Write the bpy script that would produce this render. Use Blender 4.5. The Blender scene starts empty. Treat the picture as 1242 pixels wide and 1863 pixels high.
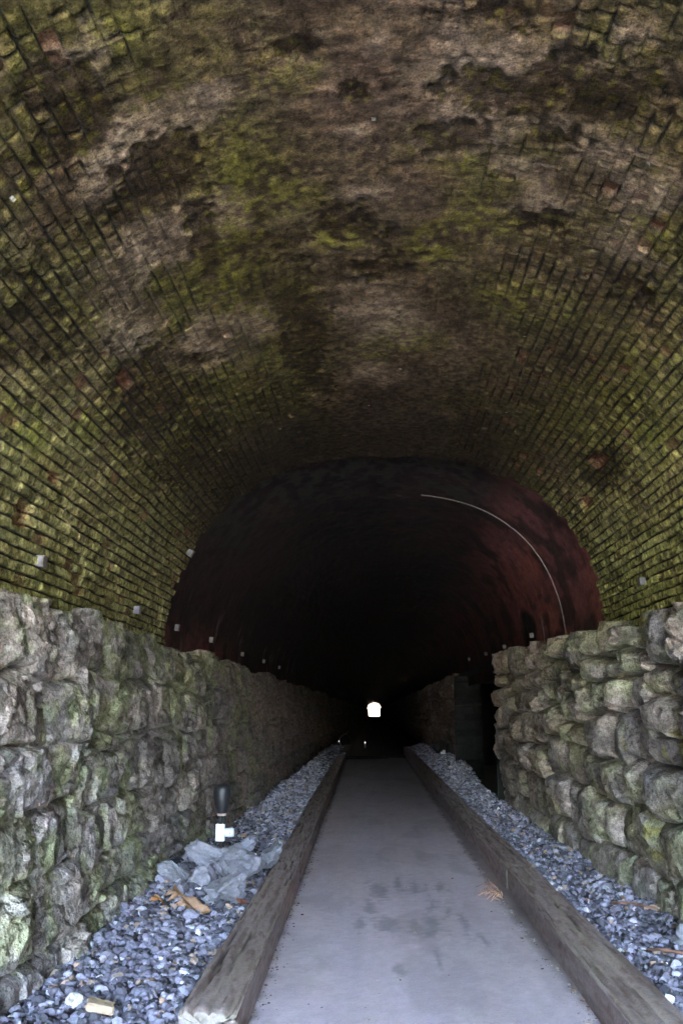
import bpy, bmesh, math, random
import numpy as np
from mathutils import Vector, Matrix
R = math.radians
rng = np.random.default_rng(7)
random.seed(7)
sc = bpy.context.scene
COL = sc.collection

# ------------------------------------------------------------------ site constants (metres)
EYE = 1.65            # eye height above the path
PORTAL = -7.5         # tunnel mouth behind the viewer
NEAR_END = 10.3       # where the old mossy brick stops and the red brick begins
FAR_END = 365.0       # far mouth
EXPOSURE = 9.3

# ------------------------------------------------------------------ helpers
def link(o, parent=None):
    COL.objects.link(o)
    if parent is not None: o.parent = parent
    return o
def tag(o, label=None, cat=None, group=None, kind=None):
    if label: o['label'] = label
    if cat: o['category'] = cat
    if group: o['group'] = group
    if kind: o['kind'] = kind
    return o
def empty(name, loc, rz=0.0):
    o = bpy.data.objects.new(name, None); o.empty_display_size = .1
    o.location = loc; o.rotation_euler = (0, 0, rz)
    return link(o)
def np_mesh(name, verts, faces, mat=None, col=None, smooth=True, parent=None):
    """verts (n,3), faces (m,k) constant k -> linked object"""
    verts = np.ascontiguousarray(verts, dtype=np.float32); faces = np.ascontiguousarray(faces, dtype=np.int32)
    me = bpy.data.meshes.new(name)
    m, k = faces.shape
    me.vertices.add(len(verts)); me.vertices.foreach_set('co', verts.ravel())
    me.loops.add(m*k); me.loops.foreach_set('vertex_index', faces.ravel())
    me.polygons.add(m); me.polygons.foreach_set('loop_start', np.arange(0, m*k, k, dtype=np.int32))
    try: me.polygons.foreach_set('loop_total', np.full(m, k, dtype=np.int32))
    except Exception: pass
    me.polygons.foreach_set('use_smooth', np.full(m, smooth, dtype=bool))
    me.update(calc_edges=True); me.validate()
    if col is not None:
        a = me.attributes.new('Col', 'FLOAT_COLOR', 'POINT')
        c = np.ones((len(verts), 4), dtype=np.float32); c[:, :3] = col
        a.data.foreach_set('color', c.ravel())
    if mat: me.materials.append(mat)
    return link(bpy.data.objects.new(name, me), parent)
def grid_faces(nu, nv, flip=False):
    i = np.arange(nu-1)[:, None]*nv + np.arange(nv-1)[None, :]
    f = np.stack([i, i+nv, i+nv+1, i+1], -1).reshape(-1, 4)
    return f[:, ::-1] if flip else f
def bm_obj(name, bm, mat, parent=None, smooth=False):
    me = bpy.data.meshes.new(name); bm.to_mesh(me); bm.free()
    if smooth:
        for p in me.polygons: p.use_smooth = True
    me.materials.append(mat)
    return link(bpy.data.objects.new(name, me), parent)
def bm_box(bm, size, loc=(0, 0, 0), bev=0.0):
    r = bmesh.ops.create_cube(bm, size=1.0)
    vs = r['verts']
    bmesh.ops.scale(bm, vec=size, verts=vs); bmesh.ops.translate(bm, vec=loc, verts=vs)
    if bev:
        es = list({e for v in vs for e in v.link_edges})
        bmesh.ops.bevel(bm, geom=es, offset=bev, segments=2, affect='EDGES', profile=.5)
def bm_lathe(bm, prof, seg=24, origin=(0, 0, 0), mtx=None):
    rings = []
    for r, z in prof:
        ring = []
        for k in range(seg):
            a = 2*math.pi*k/seg
            p = Vector((r*math.cos(a), r*math.sin(a), z))
            if mtx: p = mtx @ p
            ring.append(bm.verts.new(p+Vector(origin)))
        rings.append(ring)
    for a, b in zip(rings, rings[1:]):
        for k in range(seg):
            bm.faces.new((a[k], a[(k+1) % seg], b[(k+1) % seg], b[k]))
    bm.faces.new(rings[0][::-1]); bm.faces.new(rings[-1])
def bm_tube(bm, pts, r, seg=8):
    pts = [Vector(p) for p in pts]; rings = []
    for i, p in enumerate(pts):
        t = (pts[min(i+1, len(pts)-1)]-pts[max(i-1, 0)]).normalized()
        u = t.cross(Vector((0, 0, 1)) if abs(t.z) < .9 else Vector((1, 0, 0))).normalized(); v = t.cross(u)
        rr = r[i] if isinstance(r, (list, tuple)) else r
        rings.append([bm.verts.new(p+u*rr*math.cos(2*math.pi*k/seg)+v*rr*math.sin(2*math.pi*k/seg)) for k in range(seg)])
    for a, b in zip(rings, rings[1:]):
        for k in range(seg): bm.faces.new((a[k], a[(k+1) % seg], b[(k+1) % seg], b[k]))
    bm.faces.new(rings[0][::-1]); bm.faces.new(rings[-1])

# ------------------------------------------------------------------ numpy noise
def h2(ix, iy, seed=0):
    ix = np.asarray(ix).astype(np.int64).astype(np.uint64); iy = np.asarray(iy).astype(np.int64).astype(np.uint64)
    h = (ix*np.uint64(374761393) + iy*np.uint64(668265263) + np.uint64(seed*2246822519+3266489917)) & np.uint64(0xFFFFFFFF)
    h = ((h ^ (h >> np.uint64(13)))*np.uint64(1274126177)) & np.uint64(0xFFFFFFFF)
    h = ((h ^ (h >> np.uint64(16)))*np.uint64(2246822507)) & np.uint64(0xFFFFFFFF)
    h = h ^ (h >> np.uint64(13))
    return h.astype(np.float64)/4294967295.0
def vn(x, y, seed=0):
    ix = np.floor(x); iy = np.floor(y); fx = x-ix; fy = y-iy
    fx = fx*fx*fx*(fx*(fx*6-15)+10); fy = fy*fy*fy*(fy*(fy*6-15)+10)
    a = h2(ix, iy, seed); b = h2(ix+1, iy, seed); c = h2(ix, iy+1, seed); d = h2(ix+1, iy+1, seed)
    return (a*(1-fx)+b*fx)*(1-fy)+(c*(1-fx)+d*fx)*fy
def fbm(x, y, oct=4, seed=0, gain=.5):
    s = 0; a = 1; t = 0
    for o in range(oct):
        s = s+a*vn(x*2**o+o*17.3, y*2**o-o*9.1, seed+o*31); t += a; a *= gain
    return s/t
def sst(e0, e1, x):
    t = np.clip((x-e0)/(e1-e0), 0, 1); return t*t*(3-2*t)
def mix(a, b, t):
    t = np.asarray(t)[..., None]; return a*(1-t)+np.asarray(b)*t

# ------------------------------------------------------------------ materials
def mat_attr(name, rough=.9, spec=.25, nscale=40, namt=.35, bump=.25, bscale=90, bdist=.01):
    """vertex-attribute pigment broken up by object-space noise"""
    m = bpy.data.materials.new(name); m.use_nodes = True; nt = m.node_tree; N = nt.nodes; L = nt.links
    b = N['Principled BSDF']; b.inputs['Roughness'].default_value = rough; b.inputs['Specular IOR Level'].default_value = spec
    a = N.new('ShaderNodeAttribute'); a.attribute_name = 'Col'
    tc = N.new('ShaderNodeTexCoord')
    n1 = N.new('ShaderNodeTexNoise'); n1.inputs['Scale'].default_value = nscale; n1.inputs['Detail'].default_value = 5; n1.inputs['Roughness'].default_value = .65
    L.new(tc.outputs['Object'], n1.inputs['Vector'])
    mr = N.new('ShaderNodeMapRange'); mr.inputs[1].default_value = .36; mr.inputs[2].default_value = .64
    mr.inputs[3].default_value = 1-namt; mr.inputs[4].default_value = 1+namt
    n3 = N.new('ShaderNodeTexNoise'); n3.inputs['Scale'].default_value = nscale*4.3; n3.inputs['Detail'].default_value = 3; n3.inputs['Roughness'].default_value = .7
    L.new(tc.outputs['Object'], n3.inputs['Vector'])
    av = N.new('ShaderNodeMath'); av.operation = 'MULTIPLY_ADD'; av.inputs[1].default_value = .5; hf = N.new('ShaderNodeMath'); hf.operation = 'MULTIPLY'; hf.inputs[1].default_value = .5
    L.new(n3.outputs['Fac'], hf.inputs[0]); L.new(n1.outputs['Fac'], av.inputs[0]); L.new(hf.outputs[0], av.inputs[2])
    L.new(av.outputs[0], mr.inputs[0])
    mx = N.new('ShaderNodeVectorMath'); mx.operation = 'SCALE'
    L.new(a.outputs['Color'], mx.inputs[0]); L.new(mr.outputs[0], mx.inputs['Scale']); L.new(mx.outputs[0], b.inputs['Base Color'])
    n2 = N.new('ShaderNodeTexNoise'); n2.inputs['Scale'].default_value = bscale; n2.inputs['Detail'].default_value = 4
    L.new(tc.outputs['Object'], n2.inputs['Vector'])
    bp = N.new('ShaderNodeBump'); bp.inputs['Strength'].default_value = bump; bp.inputs['Distance'].default_value = bdist
    L.new(n2.outputs['Fac'], bp.inputs['Height']); L.new(bp.outputs[0], b.inputs['Normal'])
    return m
def mat_plain(name, color, rough=.6, metal=0.0, namt=.25, nscale=25, emit=None, estr=0):
    m = bpy.data.materials.new(name); m.use_nodes = True; nt = m.node_tree; N = nt.nodes; L = nt.links
    b = N['Principled BSDF']; b.inputs['Roughness'].default_value = rough; b.inputs['Metallic'].default_value = metal
    tc = N.new('ShaderNodeTexCoord'); n1 = N.new('ShaderNodeTexNoise'); n1.inputs['Scale'].default_value = nscale; n1.inputs['Detail'].default_value = 5
    L.new(tc.outputs['Object'], n1.inputs['Vector'])
    cr = N.new('ShaderNodeValToRGB'); c = np.array(color)
    cr.color_ramp.elements[0].position = .3; cr.color_ramp.elements[1].position = .7
    cr.color_ramp.elements[0].color = (*(c*(1-namt)), 1); cr.color_ramp.elements[1].color = (*np.minimum(c*(1+namt), 1), 1)
    L.new(n1.outputs['Fac'], cr.inputs['Fac']); L.new(cr.outputs['Color'], b.inputs['Base Color'])
    if emit:
        b.inputs['Emission Color'].default_value = (*emit, 1); b.inputs['Emission Strength'].default_value = estr
    return m
M_vault = mat_attr('mossy_brick', rough=.95, spec=.12, nscale=22, namt=.75, bump=.6, bscale=60, bdist=.016)
M_red = mat_attr('sooty_red_brick', rough=.85, spec=.2, nscale=14, namt=.4, bump=.3, bscale=40, bdist=.01)
M_stone = mat_attr('rock_faced_stone', rough=.92, spec=.2, nscale=20, namt=.6, bump=.8, bscale=45, bdist=.025)
M_path = mat_attr('packed_stone_dust', rough=.8, spec=.3, nscale=55, namt=.14, bump=.25, bscale=160, bdist=.004)
M_grav = mat_attr('crushed_stone', rough=.75, spec=.35, nscale=60, namt=.35, bump=.3, bscale=120, bdist=.004)
M_wood = mat_attr('weathered_timber', rough=.9, spec=.2, nscale=60, namt=.3, bump=.4, bscale=140, bdist=.005)
M_dark = mat_plain('black_plastic', (.018, .019, .024), .45)
M_white = mat_plain('white_plastic', (.78, .8, .8), .4, namt=.06)
M_grey = mat_plain('galvanised_steel', (.15, .145, .165), .55, .1)
M_copper = mat_plain('pale_collar', (.55, .46, .4), .5)
M_cond = mat_plain('pale_conduit', (.15, .125, .12), .6)
M_rubber = mat_plain('black_mat', (.008, .008, .009), .95)
M_leaf = mat_plain('orange_leaf', (.48, .22, .08), .7, nscale=30)
M_leaf2 = mat_plain('brown_leaf', (.42, .25, .15), .75, nscale=30)
M_chip = mat_plain('split_wood', (.30, .225, .15), .8)
M_straw = mat_plain('pine_straw', (.34, .20, .13), .85)
M_twig = mat_plain('red_brown_twig', (.16, .08, .055), .85)
M_bulb = mat_plain('lit_lens', (.9, .9, .9), .3, emit=(1, .97, .9), estr=.012)
M_conc = mat_plain('headwall_stone', (.26, .24, .21), .9, nscale=3)
M_hill = mat_plain('wooded_slope', (.06, .075, .03), .95, nscale=.5, namt=.5)
M_ground = mat_plain('grassy_ground', (.075, .075, .045), .95, nscale=.3, namt=.4)

# ------------------------------------------------------------------ tunnel cross-section
PROF = [(-2.22, 2.2), (-2.22, 2.42), (-2.201, 2.713), (-2.145, 2.979), (-2.053, 3.228), (-1.926, 3.46), (-1.765, 3.672), (-1.573, 3.862), (-1.353, 4.028), (-1.106, 4.166), (-0.837, 4.276), (-0.548, 4.356), (-0.24, 4.404), (0.1, 4.42), (0.525, 4.406), (0.852, 4.363), (1.142, 4.292), (1.402, 4.194), (1.634, 4.069), (1.838, 3.918), (2.013, 3.743), (2.158, 3.542), (2.272, 3.318), (2.354, 3.068), (2.403, 2.787), (2.42, 2.42), (2.42, 2.3)]
def catmull(P, n=40):
    P = np.array(P, float); Q = np.vstack([2*P[0]-P[1], P, 2*P[-1]-P[-2]]); out = []
    for i in range(len(P)-1):
        a, b, c, d = Q[i:i+4]
        for t in np.linspace(0, 1, n, endpoint=False):
            out.append(.5*((2*b)+(c-a)*t+(2*a-5*b+4*c-d)*t*t+(3*b-a-3*c+d)*t**3))
    out.append(P[-1]); return np.array(out)
_D = catmull(PROF); _S = np.concatenate([[0], np.cumsum(np.linalg.norm(np.diff(_D, axis=0), axis=1))])
ARC = _S[-1]
_T = np.gradient(_D, axis=0); _T /= np.linalg.norm(_T, axis=1)[:, None]
_Nout = np.stack([-_T[:, 1], _T[:, 0]], -1)          # outward (away from the bore)
def prof(s):
    s = np.clip(s, 0, ARC)
    p = np.stack([np.interp(s, _S, _D[:, 0]), np.interp(s, _S, _D[:, 1])], -1)
    n = np.stack([np.interp(s, _S, _Nout[:, 0]), np.interp(s, _S, _Nout[:, 1])], -1)
    return p, n/np.linalg.norm(n, axis=-1, keepdims=True)
def s_at(z, side):       # arc position at height z on the left (-1) or right (+1) flank
    k = np.argmax(_D[:, 1])
    if side < 0: return float(np.interp(z, _D[:k, 1], _S[:k]))
    return float(np.interp(-z, -_D[k:, 1], _S[k:]))

# stains on the old vault: (arc, y, arc radius, y radius)
LIME = [(3.93,3.63,0.16,0.22),(4.08,3.77,0.14,0.27),(3.93,4.01,0.06,0.13),(4.44,3.64,0.23,0.1),(4.6,3.43,0.08,0.09),(4.12,4.29,0.22,0.1),(4.3,4.48,0.17,0.13),(4.47,4.81,0.17,0.14),(4.46,4.11,0.15,0.08),(4.67,4.24,0.2,0.11),(4.93,4.48,0.13,0.18),(2.32,3.95,0.14,0.15),(2.21,4.09,0.12,0.12),(2.45,3.85,0.16,0.11),(2.78,3.81,0.1,0.11),(2.38,4.73,0.25,0.22),(2.15,4.82,0.22,0.24),(2.34,3.24,0.14,0.11),(3.47,4.19,0.07,0.04),(3.57,4.78,0.12,0.09),(3.65,6.42,0.27,0.41),(3.62,7.67,0.18,0.21),(5.04,4.98,0.16,0.16),(2.43,6.28,0.33,0.37),(2.01,5.56,0.18,0.26),(3.6,3.53,0.07,0.1)]
SOOT = [(4.1,3.88,0.17,0.12),(4.28,3.94,0.15,0.1),(4.54,3.76,0.23,0.2),(4.04,3.4,0.15,0.09),(2.5,4.24,0.21,0.2),(2.32,4.34,0.13,0.11),(2.23,3.34,0.12,0.11),(2.21,3.69,0.13,0.13),(3.51,3.9,0.07,0.06),(3.07,6.9,0.15,0.98),(3.11,7.66,0.1,0.2),(4.03,4.27,0.16,0.1),(1.67,4.31,0.12,0.25),(1.51,4.79,0.21,0.39),(1.85,6.78,0.33,0.7),(1.84,8.16,0.3,0.73),(1.76,6.1,0.14,0.27),(2.6,4.91,0.06,0.29),(5.73,8.3,0.17,0.5),(4.43,4.21,0.13,0.07),(4.53,4.97,0.15,0.12),(5.15,5.37,0.14,0.18),(3.64,5.64,0.21,0.2),(3.45,5.07,0.13,0.16),(3.25,3.55,0.09,0.05)]
MOSS = [(1.89,3.72,0.12,0.21),(2.41,3.23,0.12,0.08),(4.12,4.89,0.18,0.24),(4.23,5.05,0.19,0.19),(3.9,4.37,0.14,0.15),(2.84,4.64,0.29,0.22),(2.8,5.38,0.2,0.28),(4.03,4.51,0.14,0.13),(5.14,4.77,0.15,0.19),(3.44,5.27,0.16,0.14),(3.74,6.94,0.25,0.47),(5.66,6.27,0.24,0.57),(5.81,6.92,0.18,0.46),(1.12,5.2,0.15,0.36),(1.39,5.95,0.16,0.35),(2.81,4.21,0.16,0.18),(2.53,3.23,0.12,0.11),(4.55,5.89,0.28,0.33),(3.98,5.42,0.2,0.3),(3.19,3.68,0.12,0.11)]
HOLES = [(0.66, 5.83, 0.085, 0.13, 0.07), (1.77, 6.07, 0.05, 0.14, 0.05), (5.68, 8.25, 0.07, 0.2, 0.06), (5.87, 9.29, 0.06, 0.2, 0.05), (0.97, 6.09, 0.035, 0.09, 0.05)]

def blob_mask(Sg, Yg, L, wob, soft=.55):
    m = np.zeros_like(Sg)
    for s, y, a, b in L:
        d = np.sqrt(((Sg-s)/(a*1.15))**2+((Yg-y)/(b*1.15))**2)
        m = np.maximum(m, 1-sst(1-soft, 1+soft, d+wob))
    return m

def old_vault():
    CH = .0755
    s1 = np.linspace(0, ARC, int(ARC/.0085))
    ys = np.concatenate([np.linspace(PORTAL, 2.4, 60, endpoint=False), np.arange(2.4, 5.6, .0095), np.arange(5.6, 7.5, .0125), np.arange(7.5, NEAR_END+.0, .017)])
    Sg, Yg = np.meshgrid(s1, ys, indexing='ij')
    crown = 3.66
    wv = .010*(fbm(Sg*1.5, Yg*2.1, 3, 63)-.5)*2
    course = np.floor((Sg+wv)/CH+1e-6)
    fs = (Sg+wv)/CH-course
    # bond: mixed headers and stretchers
    Lc = np.where(h2(course, np.floor(Yg/1.4), 3) > .3+.45*sst(1.4, 2.4, np.abs(Sg-crown)), .108, .215)
    off = h2(course, course*0+5, 4)*.215
    warpY = .012*(fbm(Sg*3, Yg*2, 2, 61)-.5)
    bc = np.floor((Yg+off+warpY)/Lc); fy = (Yg+off+warpY)/Lc-bc
    rnd = h2(course, bc, 9); rnd2 = h2(course, bc, 10); rnd3 = h2(course, bc, 11)
    sh = (h2(course, bc, 13)-.5)*.16; fs = np.clip(fs+sh*(1-2*np.abs(fs-.5)), 0, 1)
    ds = np.minimum(fs, 1-fs)*CH; dy = np.minimum(fy, 1-fy)*Lc
    # where joints have been washed out: flanks yes, crown strip filled with soot and lime
    flank = np.abs(Sg-crown)
    n_big = fbm(Sg*1.1, Yg*.8, 4, 21); n_mid = fbm(Sg*3.1, Yg*2.3, 4, 22); n_f = fbm(Sg*11, Yg*8, 3, 23)
    n_h = fbm(Sg*24, Yg*20, 3, 26)
    wob = (n_mid-.5)*2.2+(n_f-.5)*1.5+(n_h-.5)*.9
    openj = sst(.5, 1.25, flank+(n_mid-.5)*1.6+(n_big-.5)*.8)
    lime = blob_mask(Sg, Yg, LIME, wob*.9, .45); soot = blob_mask(Sg, Yg, SOOT, wob*.8, .34); moss = blob_mask(Sg, Yg, MOSS, wob, .6)
    openj = openj*(1-.6*lime)
    low = sst(1.4, 3.1, flank)
    jw = .0045+.006*fbm(Sg*2, Yg*5, 2, 33)+.004*low
    bed = 1-sst(.25, 1.1, ds/jw)
    perp = (1-sst(.35, 1.3, dy/(jw*1.05)))*(h2(course, bc, 12) > .12)*(1-.55*low)*(.65+.35*sst(.35, .55, fbm(Sg*8+5, Yg*8, 2, 36)))
    bedn = sst(.36, .6, fbm(Sg*10, Yg*4.2, 3, 34)+.16*sst(.9, 2.2, flank)+.34*(h2(course, bc, 35)-.5))
    jd = openj*np.maximum(bed*(.35+.65*bedn), perp*.95)
    out = jd*.019                                         # outward displacement = deep joint
    out = out+(rnd-.5)*.018*openj+((fs-.5)*(rnd2-.5)+(fy-.5)*(rnd3-.5))*.018*openj
    out = out+openj*.005*(1-sst(0, .016, np.minimum(ds, dy)))
    out = out+(.5-n_f)*.016+(.5-fbm(Sg*30, Yg*24, 2, 24))*.006+(.5-n_big)*.035
    spall = (rnd3 > .93)*openj*sst(.5, .56, n_mid)
    out = out+spall*.03
    out = out+soot*.010-lime*.006*(n_f)
    hole = np.zeros_like(Sg)
    for s, y, a, b, d in HOLES:
        hm = (1-sst(.8, 1.1, np.abs(Sg-s)/a))*(1-sst(.85, 1.1, np.abs(Yg-y)/b+.4*(n_f-.5)))
        hole = np.maximum(hole, hm); out = out+hm*d
    # rough drip ridges across the crown
    out = out+(1-openj)*((.5-fbm(Sg*4, Yg*14, 4, 25))*.009+(.5-n_h)*.006)
    # ---- pigment, with some light and shade painted in
    c = np.zeros(Sg.shape+(3,))+np.array([.135, .108, .078])
    c = mix(c, (.11, .105, .062), sst(.4, .62, n_big)*.8)
    c = mix(c, (.16, .115, .085), sst(.5, .75, fbm(Sg*2, Yg*1.7, 3, 44))*.6)
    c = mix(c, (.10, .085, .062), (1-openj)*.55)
    c *= (0.72+.56*rnd)[..., None]**np.where(openj > .3, 1, .3)[..., None]
    gr = fbm(Sg*2.2, Yg*1.3, 4, 45)
    grm = np.clip(sst(.45, .62, gr)*.55+low*.8, 0, 1)*(.55+.45*n_f*1.6)
    c = mix(c, (.175, .168, .078), np.clip(grm, 0, .92))
    c = mix(c, (.28, .265, .14), np.clip(sst(.42, .75, n_f)*low*.8*sst(.35, .6, n_mid), 0, 1))
    film = sst(.44, .58, fbm(Sg*.9+3, Yg*.55, 5, 49))*sst(.3, .6, n_h*.6+n_f*.4)*(1-low); hau = sst(.1, .5, flank)*sst(2.2, 1.3, flank); c = mix(c, (.145, .155, .05), np.clip(film*.75+hau*.42*sst(.35, .6, n_h*.5+n_mid*.5), 0, .85)); c = mix(c, (.145, .115, .10), sst(.75, .25, flank+(n_mid-.5)*.6)*.72)
    c = mix(c, (.33, .32, .12), sst(5.2, 5.9, Sg+(n_mid-.5)*.8)*sst(.35, .55, n_f*.5+n_h*.5)*.45)  # moss tint that also paints the right flank brighter, as if better lit
    c = mix(c, (.19, .205, .055), np.clip(moss*sst(.36, .62, n_f*.5+n_h*.5), 0, .95))
    c = mix(c, (.19, .15, .12), sst(.56, .68, fbm(Sg*2.6+7, Yg*2.2, 5, 47))*.35*(1-low))
    c = mix(c, (.40, .35, .30), np.clip(lime*(.2+1.05*n_f), 0, .88))
    dk = np.maximum(sst(6.0, 9.6, Yg+(n_mid-.5)*2.5)*sst(2.4, 1.0, flank*np.where(Sg < 3.66, .72, 1.1))*.92, soot*.85); dk = np.maximum(dk, sst(.6, .72, fbm(Sg*2.4+3, Yg*1.9, 5, 46))*.5*(1-.5*low))  # shade painted over crown and left side towards the end, plus soot patches
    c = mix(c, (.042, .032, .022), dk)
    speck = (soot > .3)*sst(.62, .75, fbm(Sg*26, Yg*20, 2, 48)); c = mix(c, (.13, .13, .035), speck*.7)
    c = c*(np.array([.58, .485, .37])+low[..., None]*np.array([.80, .84, .72]))  # lower flanks scaled lighter than the crown: light put into the colour
    c *= (.62+.76*sst(.25, .75, n_h))[..., None]
    c = mix(c, (.012, .011, .009), np.clip(openj*np.maximum(bed*(.3+.7*bedn), perp)*1.25, 0, 1))
    c = mix(c, (.17, .075, .045), spall*.6)
    c = mix(c, (.16, .07, .04), hole*.75)
    c = mix(c, (.6, .58, .52), (h2(np.floor(Sg/.02), np.floor(Yg/.02), 88) > .99985)*.6)
    p, n = prof(Sg+.012*(fbm(Yg*.9, Sg*.7, 3, 51)-.5)*.8)
    P = p+n*(out-.004)[..., None]
    Yo = Yg.copy()
    # toothed end where the lining stops
    endc = NEAR_END+(h2(np.floor(s1/CH), 0*s1, 71)-.5)*.16+(fbm(s1*2, s1*0, 3, 72)-.5)*.25
    k = sst(9.6, NEAR_END, Yg)
    Yo = Yg+k*(endc[:, None]-NEAR_END)
    V = np.stack([P[..., 0], Yo, P[..., 1]], -1)
    # end ring, turned outward
    back = V[:, -1:, :].copy(); nn = n[:, -1, :]
    back[:, 0, 0] += nn[:, 0]*.28; back[:, 0, 2] += nn[:, 1]*.28
    lip = V[:, -1:, :].copy(); lip[:, 0, 0] += nn[:, 0]*.012; lip[:, 0, 2] += nn[:, 1]*.012; lip[:, 0, 1] += .01
    V = np.concatenate([V, lip, back], 1)
    cc = np.concatenate([c, np.full_like(c[:, :1], .2)*np.array([.9, .8, .65]), np.full_like(c[:, :1], .05)], 1)
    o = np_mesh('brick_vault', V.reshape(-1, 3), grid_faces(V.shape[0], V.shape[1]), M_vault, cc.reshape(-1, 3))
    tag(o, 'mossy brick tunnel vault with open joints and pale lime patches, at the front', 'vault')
old_vault()

def red_vault():
    CH = .075
    s1 = np.concatenate([np.arange(0, ARC, .022), [ARC]])
    ys = np.concatenate([np.arange(NEAR_END-.22, 16, .05), np.arange(16, 30, .12), np.arange(30, 60, .5), np.arange(60, FAR_END, 6.), [FAR_END]])
    Sg, Yg = np.meshgrid(s1, ys, indexing='ij')
    nb = fbm(Sg*.9, Yg*.5, 4, 121); nm = fbm(Sg*3, Yg*1.8, 4, 122); nf = fbm(Sg*9, Yg*5, 3, 123)
    course = np.floor(Sg/CH); bc = np.floor(Yg/.215+.5*(course % 2)); rnd = h2(course, bc, 9)
    fs = Sg/CH-course
    flank = np.abs(Sg-3.66)
    out = .10+.03*sst(.6, 2, 2.6-flank)+(.5-nf)*.02+(.5-nb)*.04+(rnd-.5)*.006
    c = np.zeros(Sg.shape+(3,))+np.array([.33, .105, .09])
    c = mix(c, (.17, .07, .065), sst(.4, .6, nb)*.8)
    c *= (.8+.4*rnd)[..., None]
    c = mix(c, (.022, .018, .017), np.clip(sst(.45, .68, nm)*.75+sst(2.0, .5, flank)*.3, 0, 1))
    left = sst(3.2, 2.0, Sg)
    c = mix(c, (.022, .015, .014), left*.9*sst(.0, .7, Sg)); c = mix(c, (.010, .009, .009), sst(2.1, 1.1, flank+(nb-.5))*.9)  # left side and crown painted darker to stand for shade
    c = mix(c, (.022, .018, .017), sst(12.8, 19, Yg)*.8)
    # arched dark mark and lime run above the right wall
    c = mix(c, (.008, .008, .009), (1-sst(.7, 1.1, np.sqrt(((Sg-6.72)/.36)**2+((Yg-15.6)/.75)**2)+(nm-.5)*.5)))
    c = mix(c, (.4, .36, .36), (1-sst(.5, 1.2, np.abs(Yg-14.3+.1*(nm-.5))/.06))*sst(6.5, 6.75, Sg)*.8)
    # greenish soot blotches carried over from the old lining at the crown
    c = mix(c, (.055, .05, .035), sst(2.2, 1.0, flank*np.where(Sg < 3.66, .75, 1.1))*sst(.42, .6, nf)*sst(14.5, 10.2, Yg)*.9)
    c = mix(c, (.2, .15, .14), sst(.66, .8, fbm(Sg*1.5, Yg*5, 3, 130))*left*.5*sst(1.3, .5, Sg))
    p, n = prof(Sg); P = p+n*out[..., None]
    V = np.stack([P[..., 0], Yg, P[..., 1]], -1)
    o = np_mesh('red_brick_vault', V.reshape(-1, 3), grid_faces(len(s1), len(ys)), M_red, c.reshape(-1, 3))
    tag(o, 'dark sooty red brick tunnel lining running deep beyond the mossy vault', 'vault')
red_vault()

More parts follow.
